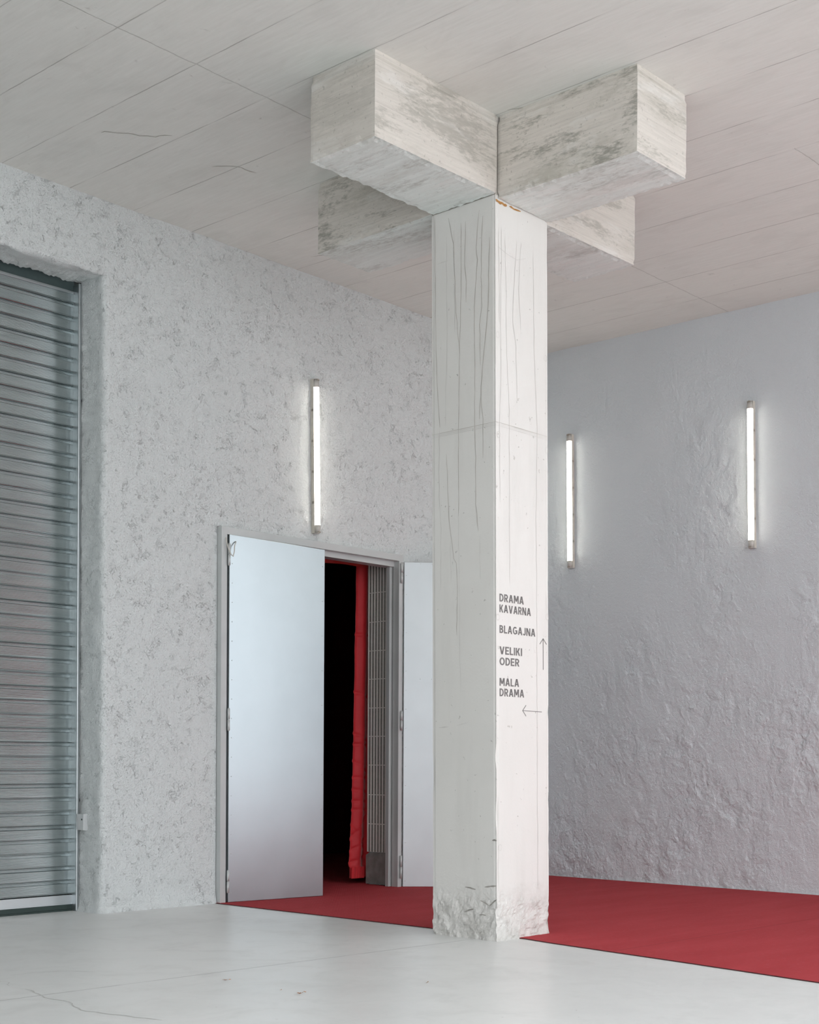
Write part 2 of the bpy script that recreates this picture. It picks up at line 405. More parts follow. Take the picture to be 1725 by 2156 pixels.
# left wall: rough plaster front with a shutter opening and a door opening
SX, SZ = -.712, 4.13               # right jamb and soffit of the shutter recess
DX0, DX1, DZ = .235, 2.118, 2.625  # door opening
WALL_T = .345
def left_h(x, z):
    """plaster relief in metres, arrays"""
    t = terrace(fb(x+.06*fb(x, z, 9, 2, 61), z+.06*fb(x, z, 9, 2, 62), 11, 4, 31, .6), 3.2, .3)
    h = .0040*fb(x, z, 2.2, 3, 3)+.0022*t+.0016*fb(x, z, 40, 3, 12, .6)
    e = np.where(z < DZ+.05, np.minimum(abs(x-DX0), abs(x-DX1)), 9.0)
    e = np.minimum(e, np.where((x > DX0-.05) & (x < DX1+.05), abs(z-DZ), 9.0))
    return h*np.minimum(1, np.maximum(.15, e/.08))
def left_bulge(x, z): return float(left_h(np.array([x]), np.array([z]))[0])
us = [EDGE_X, -7, -5, -4, -3, -2.4] + lin(-2.0, -1.5, 10) + lin(-1.48, SX-.0, 70) + lin(SX+.035, DX0, 84) + lin(DX0, DX1, 150)[1:] + lin(DX1, XR, 110)[1:]
vs = lin(0, DZ, 220) + lin(DZ, SZ, 125)[1:] + lin(SZ+.03, 4.66, 46)
def lw_arr(x, z):
    y = YL-left_h(x, z)
    return x, y-np.where(z < .12, .015*(1-np.minimum(z, .12)/.12)**2, 0), z       # plaster foot flares out over the floor
def lw(x, z): return tuple(float(q[0]) for q in lw_arr(np.array([x], float), np.array([z], float)))
LV, LF = sheet('left', us, vs, lw_arr, lambda x, z: ~(((x < SX+.035) & (z < SZ+.03)) | ((x > DX0) & (x < DX1) & (z < DZ))))
me0 = bpy.data.meshes.new('left_face'); me0.from_pydata(LV, [], LF)
bm = BM(); bm.from_mesh(me0); bpy.data.meshes.remove(me0)
for f in bm.faces: f.smooth = True
# rounded, ragged jamb and soffit of the shutter recess
def jamb(t, z):
    a = min(1, t/.22)*math.pi/2; R = .035
    if t <= .22: x, y = SX+R-R*math.sin(a), YL+R-R*math.cos(a)
    else: x, y = SX, YL+R+(t-.22)/.78*(.262-R)
    k = .008*fbm((y*3, 2, z), 5, 9, 4)+.004*wob((0, y, z), 30, 3)+(.008*max(0, wob((0, 1, z), 17, 5))+.006*wob((0, 3, z), 60, 6))*t
    b = left_bulge(SX+.035, z)*(1-t)
    if z < .12: k -= .02*(1-z/.12)**2
    zz = z
    if t == 0: return lw(SX+.035, z)
    return (x+k, y-b, zz)
ts = [0, .05, .1, .15, .2, .3, .4, .5, .6, .7, .8, .9, 1]
grid(bm, jamb, ts, lin(0, SZ+.03, 340))
def soff(t, x):
    a = min(1, t/.22)*math.pi/2; R = .03
    if t <= .22: z, y = SZ+R-R*math.sin(a), YL+R-R*math.cos(a)
    else: z, y = SZ, YL+R+(t-.22)/.78*(.285-R)
    k = .009*fbm((x, y*3, 4), 6, 5, 4)+.005*wob((x, y, 0), 34, 8)+(.016*wob((x, 0, 1), 13, 5)+.010*wob((x, 3, 0), 45, 6)+.012)*t
    if t == 0: return lw(x, SZ+.03)
    return (x, y-left_bulge(x, SZ+.03)*(1-t), z+k)
grid(bm, soff, ts, [EDGE_X, -7, -4, -2.6] + lin(-2.2, SX+.036, 200))
# straight reveals of the door opening, and the wall's back
box(bm, DX0-.30, DX0, YL+.06, YL+WALL_T, 0, DZ+.3); box(bm, DX1+.08, DX1+.4, YL+.06, YL+WALL_T, 0, DZ+.3)
box(bm, DX0, DX1+.08, YL+.09, YL+WALL_T, DZ-.03, DZ+.35)
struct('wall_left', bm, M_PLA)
bm = BM(); box(bm, EDGE_X, -.4, 3.08, 3.3, 0, 4.7); struct('wall_leak_block', bm, M_DRK)  # near-black sheet added to stop light leaking round the shutter

# right wall: thrown plaster in overlapping flakes, flatter towards the top
def right_h(y, z):
    wy = y+.035*fb(y, z, 11, 4, 71); wz = z+.035*fb(y, z, 11, 4, 72)
    wy = wy+.010*fb(y, z, 45, 3, 75); wz = wz+.010*fb(y, z, 45, 3, 76)
    t1 = terrace(fb(wy, wz*.85, 7, 5, 41, .55), 2.6, .09)
    t2 = terrace(fb(wy+.3*wz, wz*.8, 14, 4, 51, .55), 2.2, .10)
    m = np.clip(.75+.8*fb(y, z, 1.3, 2, 81), .25, 1.3)           # some patches are flatter than others
    k = np.clip(1.15-.20*z, .30, 1.0)*m
    return .0050*fb(y, z, 1.6, 3, 22)+k*(.0080*t1+.0048*t2)+.0011*fb(y, z, 44, 3, 24, .65)
def rw_arr(y, z): return XR-right_h(y, z), y, z
RV, RF = sheet('right', [EDGE_Y, -4, -3, -2.4] + lin(-2.0, -.8, 60) + lin(-.79, YL+.02, 560), lin(0, 4.66, 720), rw_arr)
me0 = bpy.data.meshes.new('right_face'); me0.from_pydata(RV, [], RF)
bm = BM(); bm.from_mesh(me0); bpy.data.meshes.remove(me0)
for f in bm.faces: f.smooth = True
box(bm, XR+.05, XR+.35, EDGE_Y, YL+.3, 0, 4.66)
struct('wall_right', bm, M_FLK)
# unseen wall added to cut light from the far end, beyond the camera's side
bm = BM(); box(bm, EDGE_X-.3, EDGE_X, -3.4, YL+.3, 0, 4.66)
struct('wall_light_block', bm, plain('light_block_render', (.55, .55, .53), .9))

# the dark hall behind the doors
bm = BM()
hx0, hx1, hy0, hy1, hz = -.2, 7.4, YL+WALL_T, 6.0, 3.3
def quad(bm, a, b, c, e, mi=0):
    f = bm.faces.new([bm.verts.new(p) for p in (a, b, c, e)]); f.material_index = mi
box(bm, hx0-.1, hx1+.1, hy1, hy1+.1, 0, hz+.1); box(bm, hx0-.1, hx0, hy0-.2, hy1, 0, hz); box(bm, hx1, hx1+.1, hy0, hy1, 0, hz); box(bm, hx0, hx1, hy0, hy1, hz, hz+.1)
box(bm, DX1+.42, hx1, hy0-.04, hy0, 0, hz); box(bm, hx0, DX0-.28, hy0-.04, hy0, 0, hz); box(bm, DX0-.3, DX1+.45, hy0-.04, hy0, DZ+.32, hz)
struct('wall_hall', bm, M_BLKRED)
bm = BM()
def drape(x, z): return (x, 5.78+.05*math.sin(x*9+.6*math.sin(x*3.1))+.02*math.sin(x*23), z)
grid(bm, drape, lin(hx0, hx1, 260), [.03, 1.2, 2.4, 3.28])
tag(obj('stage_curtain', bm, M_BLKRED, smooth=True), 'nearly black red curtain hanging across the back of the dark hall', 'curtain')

# ------------------------------------------------------------------ column with its four bracket arms
column = empty('concrete_column'); tag(column, 'square pale concrete column with four bracket arms under the ceiling', 'column')
OX, OY = .0055, -.0328             # the shaft leans a little: offset of its foot
def shaft_corner(i, z):
    t = 1-z/HC; dx, dy = OX*t, OY*t
    x = (dx, dx+CA+.003*t, dx+CA+.003*t, dx)[i]; y = (dy, dy, dy+CB-.002*t, dy+CB-.002*t)[i]
    return Vector((x, y, z))
bm = BM()
NS = 44
zs = lin(0, .55, 48)+lin(.55, 1.2, 26)[1:]+lin(1.2, HC+.02, 70)[1:]
rings = []
for z in zs:
    ring = []
    for s in range(4):
        a, b = shaft_corner(s, z), shaft_corner((s+1) % 4, z); n = ((b-a).cross(Vector((0, 0, 1)))).normalized()
        for k in range(NS):
            t = k/NS; p = a.lerp(b, t)
            e = min(t, 1-t)*CA
            top = .24+.10*fbm((p.x, p.y, 0), 4, 3, 3)
            m = max(0, min(1, (top-z)/.08+.3))if z < top+.03 else 0
            dsp = m*(.010*fbm(p, 16, 2, 4)+.006*wob(p, 45, 5)-.002)
            if e < .012:                                 # chipped, slightly rounded arris
                w = wob((s if t < .5 else (s+1) % 4, 5, z), 9, 2)
                dsp -= .0025+(.014 if z < .35 else .008)*max(0, w-.28)*(2 if z < 1.4 else .6)*(1 if e == 0 else .5)
            ring.append(bm.verts.new(p+n*dsp))
    rings.append(ring)
N4 = 4*NS
for A, B in zip(rings, rings[1:]):
    for k in range(N4):
        f = bm.faces.new((A[k], A[(k+1) % N4], B[(k+1) % N4], B[k]))
bm.faces.new(rings[-1])
# water runs and casting marks on the two visible faces
def face_pt(face, w, z):
    t = 1-z/HC
    return Vector((OX*t-.0, OY*t+w, z)) if face == 'x' else Vector((OX*t+w, OY*t, z))
def run(face, pts, w, mi):
    P = []
    for (a, za), (b, zb) in zip(pts, pts[1:]):
        n = max(2, int(abs(za-zb)/.05))
        for k in range(n):
            q = k/n; P.append(face_pt(face, a+(b-a)*q+random.uniform(-.0025, .0025), za+(zb-za)*q))
    P.append(face_pt(face, *pts[-1]))
    ribbon(bm, P, w, (-1, 0, 0) if face == 'x' else (0, -1, 0), .0012, mi)
ZP = lambda px: 4.13-(px-440)*.00264          # drawing height to metres on the shaft
YP = lambda px: .478*(1046-px)/137.0           # across the left face
XP = lambda px: .472*(px-1046)/106.0           # across the right face
for pts, w, mi in (
    ([(917, 440), (918, 650), (921, 800), (927, 900)], .0042, 1), ([(926, 905), (925, 1050), (929, 1120), (928, 1255)], .003, 2),
    ([(947, 450), (957, 510), (963, 660), (970, 750)], .0045, 1), ([(974, 470), (973, 640), (970, 750), (968, 900), (967, 1100)], .0045, 1),
    ([(983, 470), (981, 560), (985, 600), (984, 644)], .0045, 1), ([(1012, 455), (1006, 532), (1008, 560), (1002, 660), (1002, 900), (1004, 1000), (1004, 1080), (1009, 1138)], .0050, 1),
    ([(1020, 470), (1016, 560), (1017, 660), (1013, 700), (1014, 785)], .0050, 1), ([(1034, 520), (1030, 680), (1018, 790), (1015, 850), (1012, 900)], .0055, 1),
    ([(1015, 850), (1019, 900), (1019, 985)], .0040, 1), ([(942, 490), (943, 700), (939, 900)], .003, 2),
    ([(941, 960), (948, 1120), (957, 1190), (963, 1200), (965, 1260), (963, 1320), (963, 1355)], .0042, 1), ([(958, 480), (960, 700)], .003, 2),
    ([(949, 1150), (951, 1240)], .0025, 2), ([(967, 1100), (969, 1300), (971, 1480)], .0025, 2), ([(1012, 1150), (1013, 1240)], .003, 2)):
    run('x', [(YP(a), ZP(b)) for a, b in pts], w, mi)
for pts, w, mi in (
    ([(1052, 500), (1053, 700)], .0032, 2), ([(1058, 500), (1055, 700), (1056, 830), (1053, 900), (1054, 1080)], .0032, 2),
    ([(1064, 520), (1067, 640), (1066, 700), (1072, 880), (1073, 1250)], .0032, 2), ([(1088, 520), (1081, 640), (1080, 690), (1086, 740), (1088, 850)], .0036, 2),
    ([(1097, 520), (1092, 610), (1096, 700)], .0036, 2), ([(1122, 540), (1124, 750), (1130, 900), (1127, 1100), (1128, 1400), (1129, 1900)], .0036, 2),
    ([(1049, 1700), (1049, 1900)], .002, 2), ([(1147, 1260), (1148, 1300)], .003, 2)):
    run('y', [(XP(a), ZP(b-(a-1046)*.15 if b < 600 else b)) for a, b in pts], w, mi)
for z, w, mi in ((2.883, .0045, 1), (2.865, .003, 2), (2.874, .002, 2)):       # casting joint round the shaft
    run('x', [(-.0, z), (CB, z-.003)], w, mi); run('y', [(0, z), (CA, z-.004)], w, mi)
def ring_mark(face, w, z, rad=.017):
    P = [face_pt(face, w+rad*.8*math.cos(t), z+rad*math.sin(t)) for t in lin(0, 2*math.pi, 18)]
    ribbon(bm, P, .0022, (-1, 0, 0) if face == 'x' else (0, -1, 0), .0012, 2)
for w, z in ((.012, 1.80), (.462, 1.835), (.018, 3.37), (.452, 3.33), (.022, 2.815), (.46, 2.80), (.028, .52)): ring_mark('y', w, z)
for (a, b), (c, e), w in (((980, 1886), (1002, 1891), .010), (((1021), 1886), ((1045), 1884), .008), ((1012, 1912), (1030, 1922), .006), ((1030, 1923), (1046, 1910), .008), ((978, 1935), (998, 1929), .008), ((1010, 1940), (1024, 1941), .006), ((1037, 1796), (1046, 1797), .010)):
    run('x', [(YP(a), .02+(1984-b)*.00288-YP(a)*.06), ((YP(a)+YP(c))/2, .02+(1984-(b+e)/2)*.00288-YP(a)*.06+.004), (YP(c), .02+(1984-e)*.00288-YP(c)*.06)], w, 4)
run('y', [(.0, HC-.009), (.02, HC-.014), (.04, HC-.018), (.055, HC-.013), (.075, HC-.019), (.10, HC-.014)], .015, 3); run('y', [(.12, HC-.013), (.14, HC-.012), (.16, HC-.017), (.19, HC-.015), (.225, HC-.012)], .011, 3)
run('y', [(.02, 3.86), (.10, 3.84), (.19, 3.83), (.27, 3.86)], .004, 2); run('x', [(.35, 3.86), (.44, 3.86)], .004, 2)
run('x', [(YP(962), 1.20), (YP(985), 1.215)], .006, 2); run('x', [(YP(924), 1.19), (YP(945), 1.195)], .009, 2)
obj('shaft', bm, [M_SHA, M_DRIP, M_DRIP2, M_RUST, M_SOOT], column, recalc=False)

def arm(x0, x1, y0, y1, zb, mats, seed, label):
    """one bracket: board-marked box with crumbled lower edges and a shadow gap under the ceiling"""
    bm = BM()
    nx, ny = max(2, int((x1-x0)/.022)), max(2, int((y1-y0)/.022)); nz = 24
    V = {}
    def P(i, j, k):
        x, y = x0+(x1-x0)*i/nx, y0+(y1-y0)*j/ny; zt = HZ(x, y)+.01; z = zb+(zt-zb)*k/nz
        ex = min(i, nx-i)*(x1-x0)/nx; ey = min(j, ny-j)*(y1-y0)/ny; ez = k*(zt-zb)/nz
        p = Vector((x, y, z)); n = Vector((0, 0, 0))
        if i == 0: n.x = -1
        if i == nx: n.x = 1
        if j == 0: n.y = -1
        if j == ny: n.y = 1
        if k == 0: n.z = -1
        dsp = .0018*fbm(p, 9, seed, 3)
        low = (k == 0 and min(ex, ey) < .03) or (k == 1)
        if low: dsp += .006*fbm(p, 22, seed+3, 3)-.0025
        if (i in (0, nx)) and (j in (0, ny)): dsp -= .002
        if k >= nz-2 and k > 0: dsp -= .007                # the step just under the ceiling
        return p+n*dsp
    def vert(i, j, k):
        key = (i, j, k)
        if key not in V: V[key] = bm.verts.new(P(i, j, k))
        return V[key]
    for i in range(nx):
        for k in range(nz):
            bm.faces.new((vert(i, 0, k), vert(i+1, 0, k), vert(i+1, 0, k+1), vert(i, 0, k+1)))
            bm.faces.new((vert(i, ny, k), vert(i, ny, k+1), vert(i+1, ny, k+1), vert(i+1, ny, k)))
        for j in range(ny): bm.faces.new((vert(i, j, 0), vert(i, j+1, 0), vert(i+1, j+1, 0), vert(i+1, j, 0)))
    for j in range(ny):
        for k in range(nz):
            bm.faces.new((vert(0, j, k), vert(0, j, k+1), vert(0, j+1, k+1), vert(0, j+1, k)))
            bm.faces.new((vert(nx, j, k), vert(nx, j+1, k), vert(nx, j+1, k+1), vert(nx, j, k+1)))
    o = obj('bracket_arm', bm, M_ARM, column, recalc=True)
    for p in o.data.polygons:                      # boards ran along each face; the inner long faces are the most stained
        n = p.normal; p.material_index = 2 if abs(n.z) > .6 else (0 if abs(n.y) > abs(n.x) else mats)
    return o
arm(-.974, .0, -.012, .462, HC+.02, 3, 1, '')
arm(.014, CA+.014, -.9242, .0, HC-.004, 1, 2, '')
arm(0, CA-.004, CB, CB+.954, HC+.028, 1, 3, '')
arm(CA, CA+.906, 0, CB-.004, HC-.020, 3, 4, '')
bm = BM(); box(bm, .006, CA-.006, .006, CB-.006, HC+.0, 4.6); obj('core', bm, M_ARM[0], column)

# painted directions on the right face
def stroke(bm, a, b, c, e, T):
    q = [T(*p, 0) for p in (a, b, c, e)]; w = [T(*p, 1) for p in (a, b, c, e)]
    hexa(bm, q+w)
def glyph(ch):
    """quads on a unit-height letter; returns (width, quads)"""
    t = .175; Q = []
    def bar(x0, y0, x1, y1): Q.append(((x0, y0), (x1, y0), (x1, y1), (x0, y1)))
    def slant(xa, xb, y0=0.0, y1=1.0, k=1.12): h = t*k/2; Q.append(((xa-h, y0), (xa+h, y0), (xb+h, y1), (xb-h, y1)))
    def arc(cx, cy, rx, ry, a0, a1, n=14):
        for i in range(n):
            p = [math.radians(a0+(a1-a0)*(i+j)/n) for j in (0, 1)]
            Q.append(tuple((cx+(rx-o)*math.cos(q), cy+(ry-o)*math.sin(q)) for q, o in ((p[0], 0), (p[1], 0), (p[1], t), (p[0], t))))
    if ch == 'D': w = .66; bar(0, 0, t, 1); bar(t, 1-t, .28, 1); bar(t, 0, .28, t); arc(.26, .5, .40, .5, -90, 90)
    elif ch == 'R': w = .62; bar(0, 0, t, 1); bar(t, 1-t, .32, 1); bar(t, .38, .34, .38+t*.95); arc(.30, .69, .30, .31, -90, 90); slant(.52, .34, 0, .42)
    elif ch == 'B': w = .62; bar(0, 0, t, 1); bar(t, 1-t, .32, 1); bar(t, .44, .34, .44+t*.9); bar(t, 0, .32, t); arc(.29, .735, .28, .265, -90, 90); arc(.31, .285, .31, .285, -90, 90)
    elif ch == 'A': w = .74; slant(.10, .35); slant(.64, .39); bar(.20, .22, .54, .22+t*.9)
    elif ch == 'V': w = .72; slant(.35, .10); slant(.37, .62)
    elif ch == 'M': w = .80; bar(0, 0, t, 1); bar(.80-t, 0, .80, 1); slant(.40, .13, .25, 1); slant(.40, .67, .25, 1)
    elif ch == 'N': w = .68; bar(0, 0, t, 1); bar(.68-t, 0, .68, 1); slant(.57, .11)
    elif ch == 'K': w = .64; bar(0, 0, t, 1); slant(.24, .52, .42, 1); slant(.54, .28, 0, .60)
    elif ch == 'L': w = .50; bar(0, 0, t, 1); bar(t, 0, .50, t)
    elif ch == 'E': w = .54; bar(0, 0, t, 1); bar(t, 0, .54, t); bar(t, .42, .50, .42+t*.95); bar(t, 1-t, .54, 1)
    elif ch == 'I': w = t; bar(0, 0, t, 1)
    elif ch == 'J': w = .46; bar(.46-t, .28, .46, 1); arc(.22, .28, .24, .28, -160, 0)
    elif ch == 'O': w = .76; arc(.38, .5, .38, .5, 0, 360, 28)
    elif ch == 'G': w = .74; arc(.38, .5, .38, .5, 48, 330, 24); bar(.40, .40, .74, .40+t*.9); bar(.74-t, .12, .74, .5)
    return w, Q
def word(bm, text, x0, x1, zb, h, face_y):
    gl = [glyph(c) for c in text]; gap = .115; tot = sum(w for w, q in gl)+gap*(len(gl)-1); sx = (x1-x0)/tot; c = 0
    for w, Q in gl:
        for q in Q:
            def T(a, b, k, c=c): return (x0+(c+a)*sx, face_y(zb+b*h)-(.0012 if k else -.002), zb+b*h)
            stroke(bm, *q, T)
        c += w+gap
FY = lambda z: OY*(1-z/HC)
for lines, lab in (((('DRAMA', .247, 1.889), ('KAVARNA', .312, 1.829)), 'dark grey lettering in two lines, topmost on the column'),
                   ((('BLAGAJNA', .353, 1.714),), 'dark grey lettering in one long line'),
                   ((('VELIKI', .231, 1.596), ('ODER', .206, 1.535)), 'dark grey lettering in two lines beside the upright arrow'),
                   ((('MALA', .203, 1.420), ('DRAMA', .249, 1.362)), 'dark grey lettering in two lines above the sideways arrow')):
    bm = BM()
    for t, x1, zb in lines: word(bm, t, .030, x1, zb-.001, .0435, FY)
    o = obj('lettering', bm, M_INK, column); o['label'] = lab
def arrow(pts_list, lab):
    bm = BM()
    for (xa, za), (xb, zb) in pts_list:
        dx, dz = xb-xa, zb-za; L = math.hypot(dx, dz); nx, nz = -dz/L*.0024, dx/L*.0016
        def T(a, b, k): return (a, FY(b)-(.0012 if k else -.002), b)
        stroke(bm, (xa-nx, za-nz), (xb-nx, zb-nz), (xb+nx, zb+nz), (xa+nx, za+nz), T)
    o = obj('arrow', bm, M_INK, column); o['label'] = lab
arrow((((.428, 1.527), (.427, 1.707)), ((.427, 1.707), (.396, 1.674)), ((.427, 1.707), (.459, 1.675))), 'thin grey arrow pointing up')
arrow((((.413, 1.284), (.236, 1.287)), ((.236, 1.287), (.267, 1.318)), ((.236, 1.287), (.267, 1.256))), 'thin grey arrow pointing sideways to the doors')

# ------------------------------------------------------------------ red carpet
bm = BM()
cy = [(2.632, .224), (1.6, .212), (.609, .199), (-.08, .196), (-.30, .150), (-1.2, .02), (-2.008, -.109), (EDGE_Y, -.50)]
T0, T1 = .0, .0055
def carpet_edge(y):
    for (ya, xa), (yb, xb) in zip(cy, cy[1:]):
        if yb <= y <= ya: return xa+(xb-xa)*(ya-y)/(ya-yb)
    return cy[0][1] if y > cy[0][0] else cy[-1][1]
ys = sorted(set(lin(EDGE_Y, 2.632, 150)+[c[0] for c in cy]))
prev = None; CY0, CY1 = OY+.004, CB-.012
ys = sorted(set(ys+[CY0, CY0-.0005, CY1, CY1+.0005])); ys = [y for y in ys if y <= 2.632]
for y in ys:
    e = carpet_edge(y)+.002*wob((0, y, 0), 6, 2)
    if CY0 <= y <= CY1: e = CA+.004                     # cut round the column
    row = [bm.verts.new(p) for p in ((e, y, .0005), (e, y, T1), (XR-.016, y, T1))]
    if prev:
        f = bm.faces.new((prev[0], row[0], row[1], prev[1])); f.material_index = 1
        bm.faces.new((prev[1], row[1], row[2], prev[2]))
    prev = row
quad(bm, (.224, 2.632, T1), (XR-.016, 2.632, T1), (XR-.016, YL-.012, T1), (.224, YL-.012, T1))
quad(bm, (DX0+.06, YL-.012, T1), (DX1-.06, YL-.012, T1), (DX1-.06, YL+WALL_T, T1), (DX0+.06, YL+WALL_T, T1))
M_REDGE = plain('dark_carpet_edge', (.075, .02, .022), .9)
tag(obj('red_carpet', bm, [M_RED, M_REDGE], recalc=True), 'red ribbed carpet running round the column and through the open doorway', 'carpet')

bm = BM(); box(bm, hx0, hx1, YL+WALL_T, hy1, -.2, T1); struct('floor_hall', bm, M_RED)

# ------------------------------------------------------------------ roller shutter
SY = 2.99; S_LEFT = -3.6
sh = empty('roller_shutter', (SX-1.4, SY, 0)); tag(sh, 'closed grey metal roller shutter with horizontal slats in the plastered recess', 'shutter')
def loc(p): return (p[0]-(SX-1.4), p[1]-SY, p[2])
bm = BM()
PITCH = .0905; z0 = .108; n = 45
prof = []
for i in range(n):
    b = z0+i*PITCH
    prof += [(b, .018), (b+.002, .004), (b+.0035, -.002), (b+.006, -.0045), (b+.0085, -.0040), (b+.0105, -.0010), (b+.014, .0), (b+.042, -.0004), (b+.069, .0), (b+.0715, .0025), (b+.0725, .018)]
prof = [p for p in prof if p[0] < 4.08]
grid(bm, lambda x, k: loc((x, SY+prof[k][1], prof[k][0])), [S_LEFT, -2.4, -1.8, -1.4, -1.1, -.9, SX-.012], list(range(len(prof))))
for f in bm.faces: f.smooth = False
obj('slat_curtain', bm, M_SLT, sh)
bm = BM(); box(bm, *[S_LEFT-(SX-1.4), SX-.012-(SX-1.4)], -.012, .014, .046, .106, bev=.004); box(bm, S_LEFT-(SX-1.4), SX-.012-(SX-1.4), -.016, -.010, .044, .052); obj('bottom_bar', bm, M_BAR, sh)
bm = BM(); box(bm, S_LEFT-(SX-1.4), SX-.012-(SX-1.4), -.010, .012, .012, .046); box(bm, S_LEFT-(SX-1.4), SX-.012-(SX-1.4), -.014, .014, .0, .011, bev=.003); obj('rubber_seal', bm, M_RUB, sh)
bm = BM(); box(bm, 1.4-.030, 1.4-.006, -.068, -.040, 0, 4.125, bev=.006); box(bm, 1.4-.026, 1.4-.004, -.040, .02, 0, 4.125); obj('guide_rail', bm, M_GDE, sh)
bm = BM(); box(bm, S_LEFT-(SX-1.4), 1.4-.026, -.008, .006, 4.066, 4.084, bev=.003); obj('head_bar', bm, M_GDE, sh)
bm = BM(); box(bm, S_LEFT-(SX-1.4), 1.4-.02, .004, .03, 4.088, 4.25); obj('head_strip', bm, M_HEAD, sh)
# small box fixed to the jamb beside the shutter
kb = empty('metal_catch_box', (SX, 2.885, .587)); tag(kb, 'small grey metal box with a black hole on the jamb beside the shutter', 'box')
bm = BM(); hexa(bm, [(-.022, .050, -.054), (-.022, -.040, -.054), (.03, -.040, -.054), (.03, .050, -.054), (-.030, .062, .050), (-.022, -.046, .055), (.03, -.046, .055), (.03, .062, .050)]); obj('body', bm, M_WHT, kb)
bm = BM(); hexa(bm, [(-.034, .006, -.052), (-.034, -.044, -.052), (-.020, -.044, -.052), (-.020, .006, -.052), (-.034, .018, .052), (-.034, -.048, .054), (-.020, -.048, .054), (-.020, .018, .052)]); obj('cover', bm, M_WHT, kb)
bm = BM(); tube(bm, (-.036, -.030, .018), (-.028, -.030, .018), .006, 10); obj('hole', bm, M_RUB, kb)

# ------------------------------------------------------------------ metal double doors
FYF = 2.637                          # front of the frame, proud of the plaster
dd = empty('metal_double_door', (.238, FYF, 0)); tag(dd, 'grey sheet metal double doors standing open in a metal frame', 'door', kind='thing')
def dl(x, y, z): return (x-.238, y-FYF, z)
def dbox(bm, x0, x1, y0, y1, z0, z1, bev=0): box(bm, x0-.238, x1-.238, y0-FYF, y1-FYF, z0, z1, bev=bev)
FX0, FX1, FZ = .238, 2.079, 2.622
bm = BM()
fw = .050
dbox(bm, FX0, FX0+fw, FYF, 2.77, .0056, FZ); dbox(bm, FX1-.042, FX1, FYF, 2.70, .0056, FZ); dbox(bm, FX0+fw, FX1-.042, FYF, 2.70, FZ-.050, FZ)
dbox(bm, FX0+fw, FX0+fw+.03, 2.690, 2.77, .0056, FZ-.05); dbox(bm, FX1-.068, FX1+.05, 2.715, 2.748, .0056, FZ-.07); dbox(bm, FX0+fw+.03, FX1-.02, 2.690, 2.79, FZ-.092, FZ-.048)
obj('frame', bm, M_FRM, dd)
def leaf(corners, thick, hinge_x, hinge_zs, name_lab, rivets, cable):
    """corners: hinge bottom, free bottom, free top, hinge top of the front face"""
    hb, fb, ft, ht = [Vector(c) for c in corners]
    ax = (fb-hb); ax.z = 0; L = ax.length; ax.normalize(); nrm = Vector((ax.y, -ax.x, 0))
    bm = BM(); back = [c-nrm*thick for c in (hb, fb, ft, ht)]
    F = (hb, fb, ft, ht)
    hexa(bm, [dl(*p) for p in (F[0], F[1], back[1], back[0], F[3], F[2], back[2], back[3])])
    es = list(bm.edges); bmesh.ops.bevel(bm, geom=es, offset=.002, segments=1, affect='EDGES')
    lf = obj('door_leaf', bm, M_ZNC if cable else M_ZNC_LIT, dd); lf['label'] = name_lab
    for t, z in rivets:
        zb = hb.z+(fb.z-hb.z)*t/L; zt = ht.z+(ft.z-ht.z)*t/L
        p = hb+ax*t; p.z = zb+(zt-zb)*z
        bm = BM(); bmesh.ops.create_uvsphere(bm, u_segments=8, v_segments=5, radius=.0035, matrix=Matrix.Translation(Vector(dl(*p))))
        obj('rivet', bm, M_FRM, lf, smooth=True)
    for hx, hy, za, zb in hinge_zs:
        bm = BM(); zm = (za+zb)/2
        tube(bm, dl(hx, hy, za), dl(hx, hy, zm-.002), .009, 14); tube(bm, dl(hx, hy, zm+.002), dl(hx, hy, zb), .009, 14); tube(bm, dl(hx, hy, za-.004), dl(hx, hy, zb+.004), .006, 10)
        obj('hinge', bm, M_FRM, lf)
    return lf
LH = (.306, 2.632)
l1 = leaf(((.306, 2.632, .006), (1.098, 2.503, .008), (1.100, 2.503, 2.541), (.304, 2.632, 2.572)), .04, 0,
          ((.297, 2.622, .075, .228), (.296, 2.622, 1.205, 1.357), (.294, 2.622, 2.355, 2.504)), 'wide grey metal leaf standing ajar',
          [(.022, (i+.5)/19) for i in range(19)]+[(.785, (i+.5)/10) for i in range(10)], True)
bm = BM(); path_tube(bm, [dl(.272, 2.630, 2.545), dl(.270, 2.618, 2.50), (.276-.238, 2.606-FYF, 2.46), dl(.290, 2.596, 2.425), dl(.306, 2.594, 2.415), dl(.318, 2.596, 2.45), dl(.325, 2.602, 2.49), dl(.345, 2.612, 2.52), dl(.352, 2.621, 2.525)], .0038)
obj('cable_loop', bm, M_CBL, l1)
l2 = leaf(((2.083, 2.625, .006), (2.70, 2.030, .006), (2.70, 2.030, 2.563), (2.083, 2.625, 2.566)), .04, 0,
          ((2.062, 2.625, .075, .25), (2.060, 2.625, 1.24, 1.39), (2.056, 2.625, 2.40, 2.555)), 'narrow strip of grey metal leaf swung back behind the column',
          [(.018, (i+.3)/17) for i in range(17)]+[(.13, .995), (.13, .64), (.22, .995), (.22, .64)], False)

